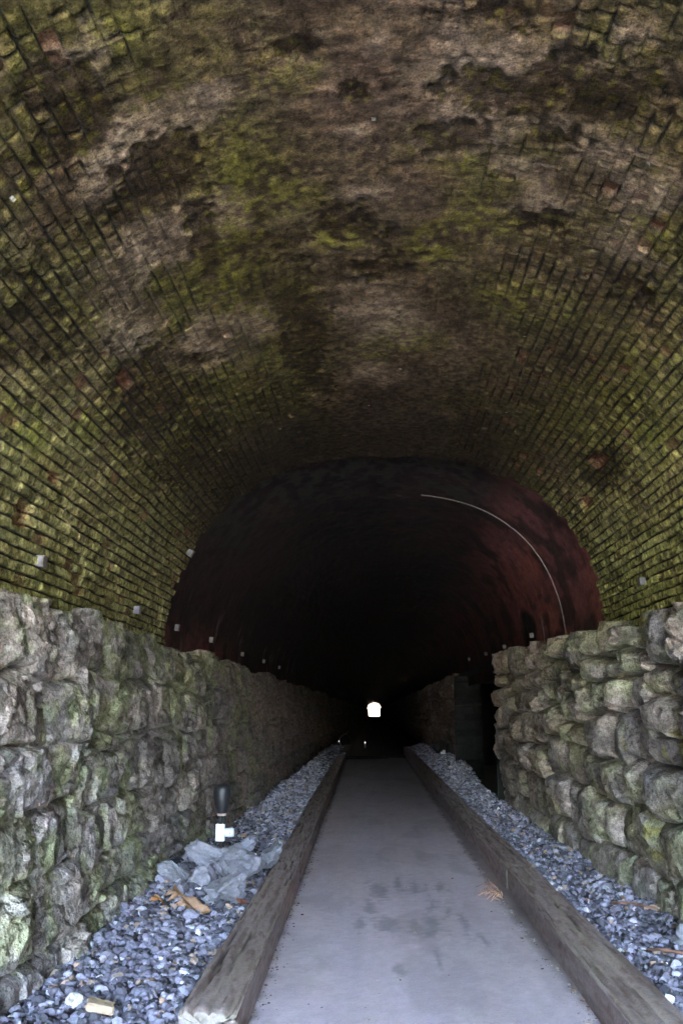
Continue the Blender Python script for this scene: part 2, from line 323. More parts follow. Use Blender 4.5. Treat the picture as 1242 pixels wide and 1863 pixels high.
# ------------------------------------------------------------------ rock-faced stone walls
def facets(u, v, seed):
    """flat broken planes: nearest jittered cell, each plane with its own level and tilt"""
    iu = np.floor(u); iv = np.floor(v); best = np.full(u.shape, 9.); hv = np.zeros_like(u); cid = np.zeros_like(u)
    for a in (-1, 0, 1):
        for b in (-1, 0, 1):
            cu = iu+a; cv = iv+b
            du = u-(cu+.15+.7*h2(cu, cv, seed)); dv = v-(cv+.15+.7*h2(cu, cv, seed+1)); d = du*du+dv*dv
            m = d < best; best = np.where(m, d, best)
            hv = np.where(m, (h2(cu, cv, seed+2)-.5)+1.1*(h2(cu, cv, seed+3)-.5)*du+1.1*(h2(cu, cv, seed+4)-.35)*dv, hv); cid = np.where(m, h2(cu, cv, seed+5), cid)
    return hv, cid
def stone_wall(name, label, side, ylist, xbase, xtop, ztop, courses, seed, tint, wr=(.4, .95), bulge=1.0):
    r = np.random.default_rng(seed)
    nz = 172
    v1 = np.linspace(0, 1, nz)
    Y, Vv = np.meshgrid(ylist, v1, indexing='ij')
    zt0 = ztop(Y)
    Z = -.05+(zt0+.05)*Vv
    # warped lookup coordinates
    wu = Y+.10*(fbm(Y*2.2, Z*2.2, 3, seed+1)-.5)*2+.02*(fbm(Y*9, Z*9, 2, seed+2)-.5)*2
    wz = Z+(h2(np.floor(Y/1.15+.6*fbm(Y*.7, Z*.5, 2, seed+8)), np.floor(Z/.85+.3), seed+6)-.5)*.17+.09*(fbm(Y*1.3, Z*1.2, 3, seed+3)-.5)*2+.02*(fbm(Y*8, Z*8, 2, seed+4)-.5)*2
    cz = np.array(courses)*1.0
    cz = cz/cz[-1]
    cz_rel = cz[:, None, None]*(zt0[None]+.05)-.05
    k = np.zeros(Y.shape, int)
    for i in range(1, len(cz)-1): k += wz > cz_rel[i]
    zlo = np.take_along_axis(cz_rel, k[None], 0)[0]; zhi = np.take_along_axis(cz_rel, (k+1)[None], 0)[0]
    zhi = np.where(k == len(cz)-2, zhi+.12, zhi)
    y0, y1 = ylist[0]-1, ylist[-1]+1
    fu = np.zeros_like(Y); W = np.ones_like(Y); sid = np.zeros(Y.shape, int); U0 = np.zeros_like(Y)
    for i in range(len(cz)-1):
        e = [y0]
        while e[-1] < y1: e.append(e[-1]+r.uniform(*wr)*(1.25 if r.random() < .2 else 1)*(.6 if r.random() < .25 else 1)*(1 if e[-1] < 45 else 6))
        e = np.array(e); m = k == i
        j = np.clip(np.searchsorted(e, wu[m])-1, 0, len(e)-2)
        fu[m] = (wu[m]-e[j])/(e[j+1]-e[j]); W[m] = e[j+1]-e[j]; U0[m] = (e[j]+e[j+1])/2; sid[m] = j+i*1000
    hgt = zhi-zlo; fv = (wz-zlo)/hgt
    du = np.minimum(fu, 1-fu)*W; dlo = fv*hgt; dhi = (1-fv)*hgt
    rn = lambda q: h2(sid, sid*0+q, seed+7)
    pu = 1-(1-np.clip(du/(.03+.09*rn(1)*bulge), 0, 1))**2.2
    plo = 1-(1-np.clip(dlo/.035, 0, 1))**2.6
    phi = 1-(1-np.clip(dhi/(.035+.07*rn(2)*bulge), 0, 1))**2.0
    pu = 1-(1-pu)*(.6+.4*sst(.62, 1, bulge))
    pil = pu*plo*phi
    jn = sst(.36, .62, fbm(Y*1.7, Z*2.3, 3, seed+9)); pil = 1-(1-pil)*(.25+.75*np.clip(jn+.05+.8*(bulge-.6), 0, 1))
    n1 = fbm(Y*2.6, Z*4, 4, seed+50); n2 = fbm(Y*9, Z*11, 4, seed+51)
    qu = wu+.16*(fbm(Y*3, Z*5, 3, seed+60)-.5)*2; qv = wz+.09*(fbm(Y*3+9, Z*6, 3, seed+61)-.5)*2
    f1, c1 = facets(qu*2.1+rn(20)*50, qv*3.4+qu*.5, seed+62); f2, c2 = facets(qu*5.5+rn(21)*50, qv*8+qu*1.2, seed+64)
    dome = np.clip(1-(2*fu-1)**2, 0, 1)**.65*(.5+.5*np.sqrt(np.clip(1-(2*fv-1)**2, 0, 1)))
    near = sst(8.2, 6.2, Y)*sst(.9, 1.5, Z)
    disp = pil*(.015+.02*bulge+(.05+.14*sst(.62, 1, bulge)+.05*near)*dome+(.06+.06*sst(.62, 1, bulge))*(rn(3)-.3))
    disp = disp+(.35+.65*pil)*(f1*(.044-.008*sst(.62, 1, bulge)+.03*near)+f2*.03+(n1-.5)*.04+(n2-.5)*.030)
    big = (fbm(Y*.6, Z*.8, 2, seed+54)-.5)*.08
    lowz = .55+.45*sst(.3, 1.4, Z); disp = disp*(lowz if bulge > .9 else 1)
    n3 = fbm(Y*24, Z*28, 3, seed+56); disp = disp+big+(n3-.5)*.024
    X = (xbase(Y)+(xtop(Y)-xbase(Y))*np.clip(Z/zt0, 0, 1))+side*.05
    X = X-side*disp
    # uneven top: every crest stone ends at its own height, rounded backwards
    topr = (rn(70)-.4)*.11+(n1-.5)*.10
    tv = sst(.84, 1.0, Vv)
    Z2 = Z+tv*topr
    X = X+side*.03*sst(.93, 1, Vv)
    # pigment
    mos = fbm(Y*1.0, Z*1.3, 4, seed+80); mf = fbm(Y*6, Z*6, 4, seed+81); ml = fbm(Y*2.6, Z*2.2, 4, seed+82)
    c = np.zeros(Y.shape+(3,))+np.array([.315, .268, .245])
    c *= (.84+.32*c1)[..., None]*(.9+.2*c2)[..., None]
    c = mix(c, (.33, .275, .235), (rn(90) > .55)*.6); c = mix(c, (.19, .17, .17), (rn(91) > .6)*.65)
    warm = sst(tint['warm'][0], tint['warm'][1], Y+(mos-.5)*6)*(.35+.65*(rn(92) > .4))
    c = mix(c, tint['warmc'], warm*.7)
    gm = np.clip(sst(.42, .62, mos*.6+mf*.4)*tint['green']*sst(tint['gy'][1], tint['gy'][0], Y), 0, 1)
    c = mix(c, (.225, .235, .105), gm*.62)
    c = mix(c, (.29, .32, .19), gm*sst(.5, .7, mf)*.5)
    c = mix(c, (.13, .115, .115), sst(.55, .72, ml)*.65)
    c = mix(c, (.42, .38, .37), sst(.60, .74, fbm(Y*4, Z*4, 4, seed+83))*tint['pale']*sst(12, 6, Y))
    if 'yellow' in tint: c = mix(c, (.22, .195, .07), sst(.60, .70, fbm(Y*3, Z*3, 5, seed+84))*sst(9.5, 8, Y)*tint['yellow']*sst(.3, .6, n2))
    c *= (.70+.5*sst(.25, .75, n2*.55+n3*.45))[..., None]
    c = mix(c, (.03, .032, .024), np.clip((1-sst(.0, .5, pil))*.9, 0, 1))
    V = np.stack([X, Y, Z2], -1)
    rows = []
    for dx, dz in ((.06, -.004), (.14, -.02), (.28, -.03), (.5, -.05)):
        q = V[:, -1, :].copy(); q[:, 0] += side*dx; q[:, 2] += dz+(fbm(ylist*6, ylist*0+dx*30, 3, seed+90)-.5)*.05; rows.append(q[:, None, :])
    V = np.concatenate([V]+rows, 1); c = np.concatenate([c]+[c[:, -1:, :]*.8]*4, 1)
    o = np_mesh(name, V.reshape(-1, 3), grid_faces(V.shape[0], V.shape[1], flip=side < 0), M_stone, c.reshape(-1, 3))
    return tag(o, label, 'wall')
def ywall(a, b):
    y = [a]
    while y[-1] < b:
        q = y[-1]; d = .06 if q < 3.6 else (min(max(.0115*(max(q, 5)/5.2)**1.45, .0115), .14) if q < 45 else 1.5)
        y.append(min(q+d, b))
    return np.array(y)
zl = lambda y: 2.33+0*y
zr = lambda y: np.interp(y, [-3, 5, 7, 17, 30, 330], [2.36, 2.36, 2.40, 2.60, 2.6, 2.6])
xlb = lambda y: np.interp(y, [-3, 6, 9.5, 20, 330], [-1.86, -1.86, -1.95, -1.93, -1.93])
xlt = lambda y: np.interp(y, [-3, 6, 9, 20, 330], [-2.10, -2.10, -2.14, -2.08, -2.08])
xrb = lambda y: np.interp(y, [-3, 7, 13, 19, 330], [2.25, 2.25, 2.24, 2.30, 2.30])
xrt = lambda y: np.interp(y, [-3, 7, 17, 330], [2.30, 2.30, 2.27, 2.27])
NICHE = (17.35, 26.2)
tl = dict(warm=(9, 17), warmc=(.30, .205, .165), green=1.35, gy=(11, 23), pale=.6)
tr = dict(warm=(7, 14), warmc=(.37, .28, .205), green=.75, gy=(9, 22), pale=.5, yellow=.9)
stone_wall('stone_wall', 'green tinged rock-faced stone wall beside the floodlight on a stake', -1, ywall(PORTAL, FAR_END), xlb, xlt, zl, [0, .36, .72, 1.1, 1.5, 1.93, 2.38], 301, tl, (.6, 1.35), .6)
stone_wall('stone_wall', 'grey and tan rock-faced stone wall ending at the dark refuge opening', 1, ywall(PORTAL, NICHE[0]), xrb, xrt, zr, [0, .42, .86, 1.26, 1.62, 1.9, 2.12, 2.42], 402, tr, (.34, .95))
stone_wall('stone_wall', 'dim reddish stone wall continuing beyond the dark refuge opening', 1, ywall(NICHE[1], FAR_END), xrb, xrt, zr, [0, .45, .85, 1.2, 1.52, 1.86, 2.12, 2.42], 503, dict(tr, warmc=(.26, .15, .11)), (.3, .8))

# refuge recess in the right wall
def niche():
    rows = []
    M = mat_attr('dark_stone', rough=.9, spec=.2, nscale=8, namt=.4, bump=.4, bscale=30, bdist=.02)  # near-black stone throughout the recess
    a, b = NICHE; x0, x1 = 2.13, 3.9; zc = 2.58
    path = [(x0, a), (4.6, a), (4.6, 33), (2.86, 33), (2.86, b), (x0, b)]  # deep void behind the pier is added so the opening renders black
    pts = []
    for (p, q) in zip(path, path[1:]):
        n = int(max(abs(q[0]-p[0]), abs(q[1]-p[1]))/.06)
        pts += [(p[0]+(q[0]-p[0])*t, p[1]+(q[1]-p[1])*t) for t in np.linspace(0, 1, n, endpoint=False)]
    pts.append(path[-1]); pts = np.array(pts)
    z = np.linspace(-.1, zc, 60)
    U = np.concatenate([[0], np.cumsum(np.linalg.norm(np.diff(pts, axis=0), axis=1))])
    UU, ZZ = np.meshgrid(U, z, indexing='ij')
    k = np.floor(ZZ/.2); f = np.minimum(ZZ/.2-k, 1-(ZZ/.2-k)); bu = np.floor(UU/.42+.5*(k % 2)); rr = h2(k, bu, 5)
    d = (sst(0, .12, f)*.02+(rr-.5)*.03+(fbm(UU*4, ZZ*4, 3, 6)-.5)*.06)
    cx, cy = (x0+x1)/2, (a+b)/2
    V = np.zeros(UU.shape+(3,)); V[..., 0] = pts[:, None, 0]; V[..., 1] = pts[:, None, 1]; V[..., 2] = ZZ
    V[..., 1] -= d*(np.abs(pts[:, None, 1]-b) < .01)
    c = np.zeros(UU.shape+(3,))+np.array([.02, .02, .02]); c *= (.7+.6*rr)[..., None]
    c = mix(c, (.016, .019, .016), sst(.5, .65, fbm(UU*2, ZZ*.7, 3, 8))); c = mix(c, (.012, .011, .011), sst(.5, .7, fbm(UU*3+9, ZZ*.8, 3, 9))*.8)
    n = V.reshape(-1, 3); fc = grid_faces(V.shape[0], V.shape[1])
    cap = np.array([[x0+.02, a-.3, zc-.02], [4.8, a-.3, zc-.02], [4.8, 33.3, zc-.02], [x0+.02, 33.3, zc-.02]])
    n2 = np.vstack([n, cap]); fc2 = np.vstack([fc, [[len(n), len(n)+1, len(n)+2, len(n)+3]]])
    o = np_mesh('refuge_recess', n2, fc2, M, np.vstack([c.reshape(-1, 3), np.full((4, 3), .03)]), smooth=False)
    tag(o, 'tall black refuge recess between the two lengths of right stone wall', 'recess')
niche()

# ------------------------------------------------------------------ ground, path
xpl = lambda y: np.interp(y, [-3, 5.6, 10.5, 25, 33, 330], [-.72, -.72, -.76, -.89, -.97, -1.0])
xpr = lambda y: np.interp(y, [-3, 5.2, 8.8, 14, 26, 330], [1.25, 1.24, 1.15, 1.13, 1.14, 1.14])
def ground():
    g = 400.
    v = np.array([[-g, -g, -.12], [g, -g, -.12], [g, g+300, -.12], [-g, g+300, -.12]])
    o = np_mesh('ground', v, np.array([[0, 1, 2, 3]]), M_ground); tag(o, kind='structure')
def path():
    ys = np.concatenate([np.arange(-30, 4.5, .5), np.arange(4.5, 14, .025), np.arange(14, 38, .08), np.arange(38, 80, 1.), np.arange(80, 431, 10.)])
    t = np.linspace(0, 1, 90)
    Y, T = np.meshgrid(ys, t, indexing='ij')
    a, b = xpl(Y)-.18, xpr(Y)+.18
    X = a+(b-a)*T
    n1 = fbm(X*1.2, Y*.6, 4, 201); n2 = fbm(X*6, Y*5, 4, 202); n3 = fbm(X*22, Y*16, 2, 203)
    Z = (n1-.5)*.018+(n3-.5)*.003-.012*(2*np.abs(T-.5))**2
    c = np.zeros(Y.shape+(3,))+np.array([.58, .485, .53])
    c = mix(c, (.48, .41, .43), sst(.45, .65, n1)*.6); c = mix(c, (.62, .54, .56), sst(.52, .7, n2)*.35)
    c *= (.92+.16*n3)[..., None]
    # scuffs and tyre marks
    sc_ = np.zeros_like(Y)
    for x, y, rx, ry in [(.05, 9.6, .10, .5), (.22, 9.9, .05, .45), (.4, 9.7, .07, .5), (-.05, 8.9, .05, .4), (.06, 8.15, .09, .35), (-.12, 8.1, .04, .3), (.3, 8.0, .05, .35), (.46, 8.1, .07, .45), (.63, 9.7, .05, .3), (.62, 8.6, .03, .3), (.8, 7.6, .02, .25), (.43, 7.1, .02, .3), (.15, 6.75, .03, .15), (.7, 8.3, .03, .5), (.5, 8.9, .05, .4)]:
        d = np.sqrt(((X-x-.05*(n2-.5))/(rx*1.3))**2+((Y-y)/ry)**2); sc_ = np.maximum(sc_, 1-sst(.2, 1.3, d+1.6*(fbm(X*14, Y*2.2, 4, 209)-.5)+.8*(n3-.5)))
    c = mix(c, (.10, .105, .115), np.clip(sc_*.42, 0, 1))
    c *= (.90+.2*fbm(X*7+.4*n1, Y*.45, 4, 215))[..., None]*(.93+.14*fbm(X*40, Y*30, 2, 216))[..., None]
    c = mix(c, (.33, .29, .30), sst(.58, .72, fbm(X*3.3, Y*1.1, 5, 217))*.35)
    edge = np.minimum(X-xpl(Y), xpr(Y)-X)
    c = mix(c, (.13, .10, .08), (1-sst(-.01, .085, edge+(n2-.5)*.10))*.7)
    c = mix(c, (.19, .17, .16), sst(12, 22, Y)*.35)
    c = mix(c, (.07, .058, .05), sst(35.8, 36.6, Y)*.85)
    c = mix(c, (.6, .58, .56), (h2(np.floor(X/.018), np.floor(Y/.03), 207) > .9995)*.7*(Y < 9))
    V = np.stack([X, Y, Z], -1)
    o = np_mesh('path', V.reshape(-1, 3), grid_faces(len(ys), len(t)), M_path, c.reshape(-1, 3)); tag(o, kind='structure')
ground(); path()

# ------------------------------------------------------------------ gravel beds
def g_left(x, y):
    b = .085+.05*sst(-1.0, -1.9, x)+.03*(fbm(x*3, y*2, 3, 211)-.5)
    return b+.10*np.exp(-((y-9.2)/1.5)**2)*sst(-.95, -1.3, x)+.03*sst(12, 20, y)
def g_right(x, y):
    b = .085+.03*(fbm(x*3, y*2, 3, 212)-.5)+.04*sst(1.7, 2.2, x)
    return b+.20*np.exp(-((y-28)/3.2)**2)*sst(1.45, 1.9, x)+.10*sst(15, 21, y)*sst(1.5, 2.0, x)-.22*sst(2.02, 2.34, x)*sst(16.9, 17.6, y)*sst(24.5, 21, y)
def rock_verts(n, sub, sx, r, planes=7):
    bm = bmesh.new(); bmesh.ops.create_icosphere(bm, subdivisions=sub, radius=1); bm.verts.ensure_lookup_table()
    dirs = np.array([v.co[:] for v in bm.verts]); fc = np.array([[v.index for v in f.verts] for f in bm.faces]); bm.free()
    nv = len(dirs)
    pn = r.normal(size=(n, planes, 3)); pn /= np.linalg.norm(pn, axis=-1, keepdims=True)
    pd = r.uniform(.48, .82, size=(n, planes))
    dt = np.einsum('npk,vk->nvp', pn, dirs)
    rad = np.where(dt > .05, pd[:, None, :]/np.maximum(dt, .05), 9).min(-1)
    rad = np.minimum(rad, 1.15)
    v = dirs[None]*rad[..., None]
    v = v*r.uniform(.55, 1.15, size=(n, 1, 3))
    q = r.normal(size=(n, 4)); q /= np.linalg.norm(q, axis=1)[:, None]
    w, x, y, z = q.T
    Rm = np.stack([1-2*(y*y+z*z), 2*(x*y-z*w), 2*(x*z+y*w), 2*(x*y+z*w), 1-2*(x*x+z*z), 2*(y*z-x*w), 2*(x*z-y*w), 2*(y*z+x*w), 1-2*(x*x+y*y)], -1).reshape(n, 3, 3)
    v = np.einsum('nij,nvj->nvi', Rm, v); v[..., 2] *= .8
    return v*sx[:, None, None], fc
def gravel(name, side, gfun, xin, xout, seed):
    r = np.random.default_rng(seed)
    ys = np.concatenate([np.arange(PORTAL, 42, .08), np.arange(42, FAR_END+1, 4.)]); t = np.linspace(0, 1, 30)
    Y, T = np.meshgrid(ys, t, indexing='ij'); X = xin(Y)+(xout(Y)-xin(Y))*T
    Z = gfun(X, Y)-.012
    cb = np.zeros(Y.shape+(3,))+np.array([.045, .043, .055])
    V = [np.stack([X, Y, Z], -1).reshape(-1, 3)]; q = grid_faces(len(ys), len(t), flip=side < 0)
    F = [np.vstack([q[:, [0, 1, 2]], q[:, [0, 2, 3]]])]; C = [cb.reshape(-1, 3)*(.6+.8*fbm(X*20, Y*20, 2, 5)).reshape(-1, 1)]
    base = len(V[0])
    for y0, y1, n, s0, s1, sub in [(3.2, 4.8, 900, .014, .034, 1), (4.8, 10.5, 8200, .010, .030, 2), (10.5, 18, 6500, .014, .034, 1), (18, 30, 5200, .022, .048, 1), (30, 44, 2600, .03, .06, 1)]:
        yy = y0+(y1-y0)*r.random(n)**(1.25 if y0 > 4 else 1); tt = r.random(n); xx = xin(yy)+(xout(yy)-xin(yy))*tt
        sz = s0+(s1-s0)*r.random(n)**2.6*1.55
        if side < 0 and y0 == 4.8:
            yy[:260] = np.clip(r.normal(9.2, .75, 260), 7.6, 10.9); sz[:260] = r.uniform(.03, .075, 260); xx[:260] = xin(yy[:260])+(xout(yy[:260])-xin(yy[:260]))*tt[:260]
        if side > 0 and y0 == 4.8: sz[:40] = r.uniform(.035, .06, 40)
        v, fc = rock_verts(n, sub, sz*1.2, r, 10)
        zz = gfun(xx, yy)+sz*r.uniform(-.3, .55, n)
        v = v+np.stack([xx, yy, zz], -1)[:, None, :]
        col = np.array([.195, .185, .235])[None]*(.25+1.15*r.random(n)**1.7)[:, None]
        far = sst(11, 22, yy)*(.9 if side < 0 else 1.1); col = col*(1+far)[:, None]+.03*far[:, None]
        k = r.random(n); col[k > .93] = np.array([.36, .35, .39]); col[k > .985] = np.array([.62, .6, .6]); col[k < .07] = np.array([.27, .2, .16]); col[(k > .05) & (k < .062)] = np.array([.42, .28, .2])
        V.append(v.reshape(-1, 3)); F.append((fc[None]+(base+np.arange(n)*v.shape[1])[:, None, None]).reshape(-1, 3)); C.append(np.repeat(col, v.shape[1], 0)); base += n*v.shape[1]
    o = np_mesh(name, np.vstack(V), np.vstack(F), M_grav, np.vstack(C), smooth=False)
    tag(o, kind='stuff'); return o
o = gravel('gravel', -1, g_left, lambda y: xpl(y)-.12, lambda y: xlb(y)-.12+0*y, 611)
tag(o, 'blue grey crushed stone between the green stone wall and the path timbers', 'gravel')
o = gravel('gravel', 1, g_right, lambda y: xpr(y)+.14, lambda y: np.where((y > NICHE[0]) & (y < NICHE[1]), 2.36, xrb(y)+.12), 622)
tag(o, 'blue grey crushed stone between the grey tan wall and the path timbers', 'gravel')

# ------------------------------------------------------------------ big rocks in the left bed
def rock(loc, size, rz, seed, label, colr=(.22, .225, .25)):
    r = np.random.default_rng(seed)
    v, fc = rock_verts(1, 4, np.array([1.0]), r, planes=8)
    v = v[0]; 
    v = v/np.abs(v).max(0)
    nz = fbm(v[:, 0]*3+v[:, 2]*2, v[:, 1]*3-v[:, 2]*2, 4, seed); v = v*(1+.42*(nz-.5))[:, None]
    nz2 = fbm(v[:, 0]*11+v[:, 2]*7, v[:, 1]*11, 3, seed+1); v = v*(1+.16*(nz2-.5))[:, None]
    c = np.array(colr)[None]*(.6+.8*nz2)[:, None]; c = mix(c, (.23, .22, .25), sst(.5, .7, nz)*.6)
    v = v*np.array(size)/2
    o = np_mesh('rock', v, fc, M_grav, c, smooth=False); o.location = loc; o.rotation_euler = (r.uniform(-.2, .2), r.uniform(-.2, .2), rz)
    return tag(o, label, 'rock', 'large rocks piled in the gravel by the green wall')
ROCKS = [((-1.22, 8.15, .22), (.36, .42, .19), .4, 'large pale flat-faced rock beside the first left timber, just behind the orange leaves'),
         ((-1.16, 9.15, .25), (.40, .55, .27), -.3, 'biggest rounded grey rock in the pile, against the end of the front left timber'),
         ((-1.52, 9.45, .26), (.42, .5, .22), .9, 'broad slab-like grey rock in the pile nearest the stone wall'),
         ((-1.74, 8.75, .23), (.30, .36, .24), .1, 'grey rock wedged between the stone wall and the orange leaf'),
         ((-1.02, 10.25, .22), (.16, .26, .16), .5, 'pale rounded rock at the joint of the first two left timbers'),
         ((-1.05, 9.75, .22), (.17, .22, .12), -.6, 'small whitish rock lying against the timber behind the biggest rock'),
         ((-1.36, 10.2, .24), (.28, .3, .16), 1.2, 'flat pale rock at the back of the pile just in front of the floodlight'),
         ((-1.47, 8.6, .22), (.24, .24, .15), 2.0, 'dark grey rock in the middle of the pile above the brown leaves'),
         ((-1.72, 10.0, .24), (.26, .3, .2), 2.6, 'grey rock at the foot of the stone wall below the floodlight stake'),
         ((-1.34, 8.85, .25), (.18, .2, .12), .2, 'small light grey rock perched on the pile behind the large flat-faced rock'),
         ((-1.60, 8.25, .2), (.16, .2, .13), .2, 'small dark rock right beside the orange leaf')]
for i, (l, s, a, lab) in enumerate(ROCKS): rock((l[0], l[1], l[2]+.035), (s[0]*1.1, s[1]*1.1, s[2]*1.5), a, 900+i*7, lab, (.165, .16, .185))
o = rock((2.12, 6.9, .15), (.24, .4, .26), .2, 977, 'pale boulder at the foot of the right stone wall'); del o['group']

# ------------------------------------------------------------------ edge timbers
def timber(y0, y1, xa, xb, w0, w1, h, seed, label, lateral=0.0):
    r = np.random.default_rng(seed); Ln = y1-y0-.012
    step = .02 if y0 < 11 else (.05 if y0 < 22 else .15)
    nl = int(Ln/step); per = []
    for (ax, az), n in (((-.5, 0), 10), ((-.5, 1), 14), ((.5, 1), 10), ((.5, 0), 6)):
        per.append((ax, az))
    # perimeter: up the left side, across the top, down the right side, back underneath
    pts = [(-.5, t) for t in [0, .1, .2, .3, .4, .5, .6, .7, .8, .88, .93, .965]]+[(t-.5, 1.) for t in [.0, .025, .05, .1, .16, .22, .28, .34, .4, .46, .52, .58, .64, .7, .76, .82, .88, .94, .96, .98]]+[(.5, 1-t) for t in [0, .035, .07, .12, .2, .3, .4, .5, .6, .7, .8, .9]]+[(.5-t, 0.) for t in np.linspace(0, 1, 6, endpoint=False)]
    P = np.array(pts); npt = len(P)
    u = np.linspace(0, 1, nl)
    U, K = np.meshgrid(u, np.arange(npt), indexing='ij')
    px = P[K, 0]; pz = P[K, 1]
    Yl = U*Ln
    # rounded corners
    ex = np.clip((np.abs(px)-.46)/.04, 0, 1); ez = np.clip((pz-.94)/.06, 0, 1)
    cor = ex*ez
    rr = fbm(Yl*1.6, K*.35, 3, seed); g1 = fbm(Yl*1.3, K*1.7, 3, seed+1); g2 = fbm(Yl*9, K*2.3, 3, seed+2)
    W = w0+(w1-w0)*U
    X = px*W*(1-.035*cor); Z = pz*h*(1-.035*cor)
    wear = sst(.52, .72, fbm(Yl*2.2, K*.2, 4, seed+4))*(pz > .7)
    Z = Z-wear*.012*sst(.3, .5, np.abs(px)) - (pz > .9)*sst(.6, .66, g1)*.016-(g2-.5)*.007*(pz > .05)
    X = X+(g1-.5)*.012*(np.abs(px) > .45)
    crack = np.zeros_like(Yl)
    for q in range(9):
        kc = r.uniform(12, 32); yc = r.uniform(0, Ln); lc = r.uniform(.15, .7)
        crack = np.maximum(crack, (1-sst(.2, .75, np.abs(K-kc-.9*np.sin(Yl*3+q))))*(1-sst(.7, 1, np.abs(Yl-yc)/lc)))
    Z = Z-crack*.02
    tone = 1.0 if seed == 700 else .45; endr = np.minimum(Yl, Ln-Yl); Z = Z-.012*(1-sst(0, .05, endr))*(pz > .5); X = X*(1-.03*(1-sst(0, .04, endr)))
    c = np.zeros(U.shape+(3,))+np.array([.31, .24, .225])
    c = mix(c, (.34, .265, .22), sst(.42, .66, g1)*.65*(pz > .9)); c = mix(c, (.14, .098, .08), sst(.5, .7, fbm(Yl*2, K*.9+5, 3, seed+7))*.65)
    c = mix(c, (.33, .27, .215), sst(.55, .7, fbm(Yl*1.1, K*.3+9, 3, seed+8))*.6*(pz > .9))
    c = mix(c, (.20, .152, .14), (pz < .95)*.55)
    c *= (.75+.5*g2)[..., None]
    c = mix(c, (.018, .014, .012), crack*.9)
    c = mix(c, (.14, .06, .04), sst(.68, .75, fbm(Yl*6, K*.8, 2, seed+9))*.5)
    xc = (xa+(xb-xa)*U)
    V = np.stack([X+xc, Yl+y0+.006+(px*.03*r.uniform(-1, 1)), Z-.04+.0*Yl], -1)
    V[..., 2] += .035*0
    # wrap perimeter
    i = np.arange(nl-1)[:, None]*npt; j = np.arange(npt)[None, :]; j2 = (j+1) % npt
    F = np.stack([i+j, i+j2, i+npt+j2, i+npt+j], -1).reshape(-1, 4)
    # ends as concentric rings
    VV = [V.reshape(-1, 3)]; CC = [c.reshape(-1, 3)]; base = nl*npt; FF = [F]
    for e, sgn in ((0, -1), (nl-1, 1)):
        ring = V[e]; ctr = ring.mean(0); prev = e*npt+np.arange(npt)
        for f in (.97, .8, .6, .4, .2, .02):
            rg = ctr+(ring-ctr)*f; rg[:, 1] += sgn*(.006 if f < .98 else .003)+(fbm(rg[:, 0]*30, rg[:, 2]*30, 2, seed+30)-.5)*.012
            VV.append(rg); CC.append(np.tile(tone*np.array([.22, .19, .165])*(.9+.1*f), (npt, 1))*(.6+.8*fbm(rg[:, 0]*40, rg[:, 2]*40, 3, seed+31))[:, None])
            cur = base+np.arange(npt); base += npt
            q = np.stack([prev, cur, np.roll(cur, -1), np.roll(prev, -1)], -1)
            FF.append(q if sgn < 0 else q[:, ::-1]); prev = cur
    F = np.vstack(FF)[:, ::-1]
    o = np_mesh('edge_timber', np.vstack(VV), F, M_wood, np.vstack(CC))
    return tag(o, label, 'timber', 'timbers edging the path')
LT = [(5.13, 10.03, -.83, -.855, .30, .235, 'weathered timber showing its sawn end, at the front of the left path edge'),
      (10.06, 15.75, -.86, -.94, .25, .27, 'timber next to the floodlight stake, directly behind the front left timber'),
      (15.78, 21.9, -.95, -1.0, .27, .27, 'third timber along the left path edge, past the floodlight'),
      (21.95, 28.1, -1.01, -1.06, .27, .27, 'dim fourth timber along the left path edge, deep in the tunnel'),
      (28.15, 34.4, -1.07, -1.12, .27, .27, 'dark left edge timber ending at the black drain strip'),
      (36.9, 44.0, -1.13, -1.14, .27, .27, 'nearly black left edge timber just beyond the drain strip')]
RT = [(3.6, 9.72, 1.35, 1.385, .31, .26, 'long split timber at the front of the right path edge, past the pine straw'),
      (9.76, 15.5, 1.38, 1.34, .27, .28, 'second timber on the right path edge, behind the pine straw'),
      (15.55, 21.4, 1.34, 1.33, .28, .28, 'third timber on the right edge, beside the near end of the recess'),
      (21.45, 27.3, 1.33, 1.32, .28, .28, 'timber on the right edge, alongside the pale gravel mound'),
      (27.35, 33.2, 1.32, 1.31, .28, .28, 'dark right edge timber just past the twin floodlights'),
      (33.25, 39.5, 1.31, 1.31, .28, .28, 'nearly black last timber of the right path edge')]
for i, (a, b, xa, xb, w0, w1, lab) in enumerate(LT): timber(a, b, xa, xb, w0, w1, .245, 700+i*13, lab)
for i, (a, b, xa, xb, w0, w1, lab) in enumerate(RT): timber(a, b, xa, xb, w0, w1, .245, 800+i*13, lab)

# black drain strip across the path
bm = bmesh.new(); bm_box(bm, (2.2, 1.5, .05), (0, 0, .012), .008)
for k in range(9): bm_box(bm, (2.1, .03, .012), (0, -.64+k*.16, .042), .003)
o = bm_obj('drain_strip', bm, M_rubber); o.location = (-.62, 35.7, 0); tag(o, 'black strip across the path deep in the tunnel', 'drain')

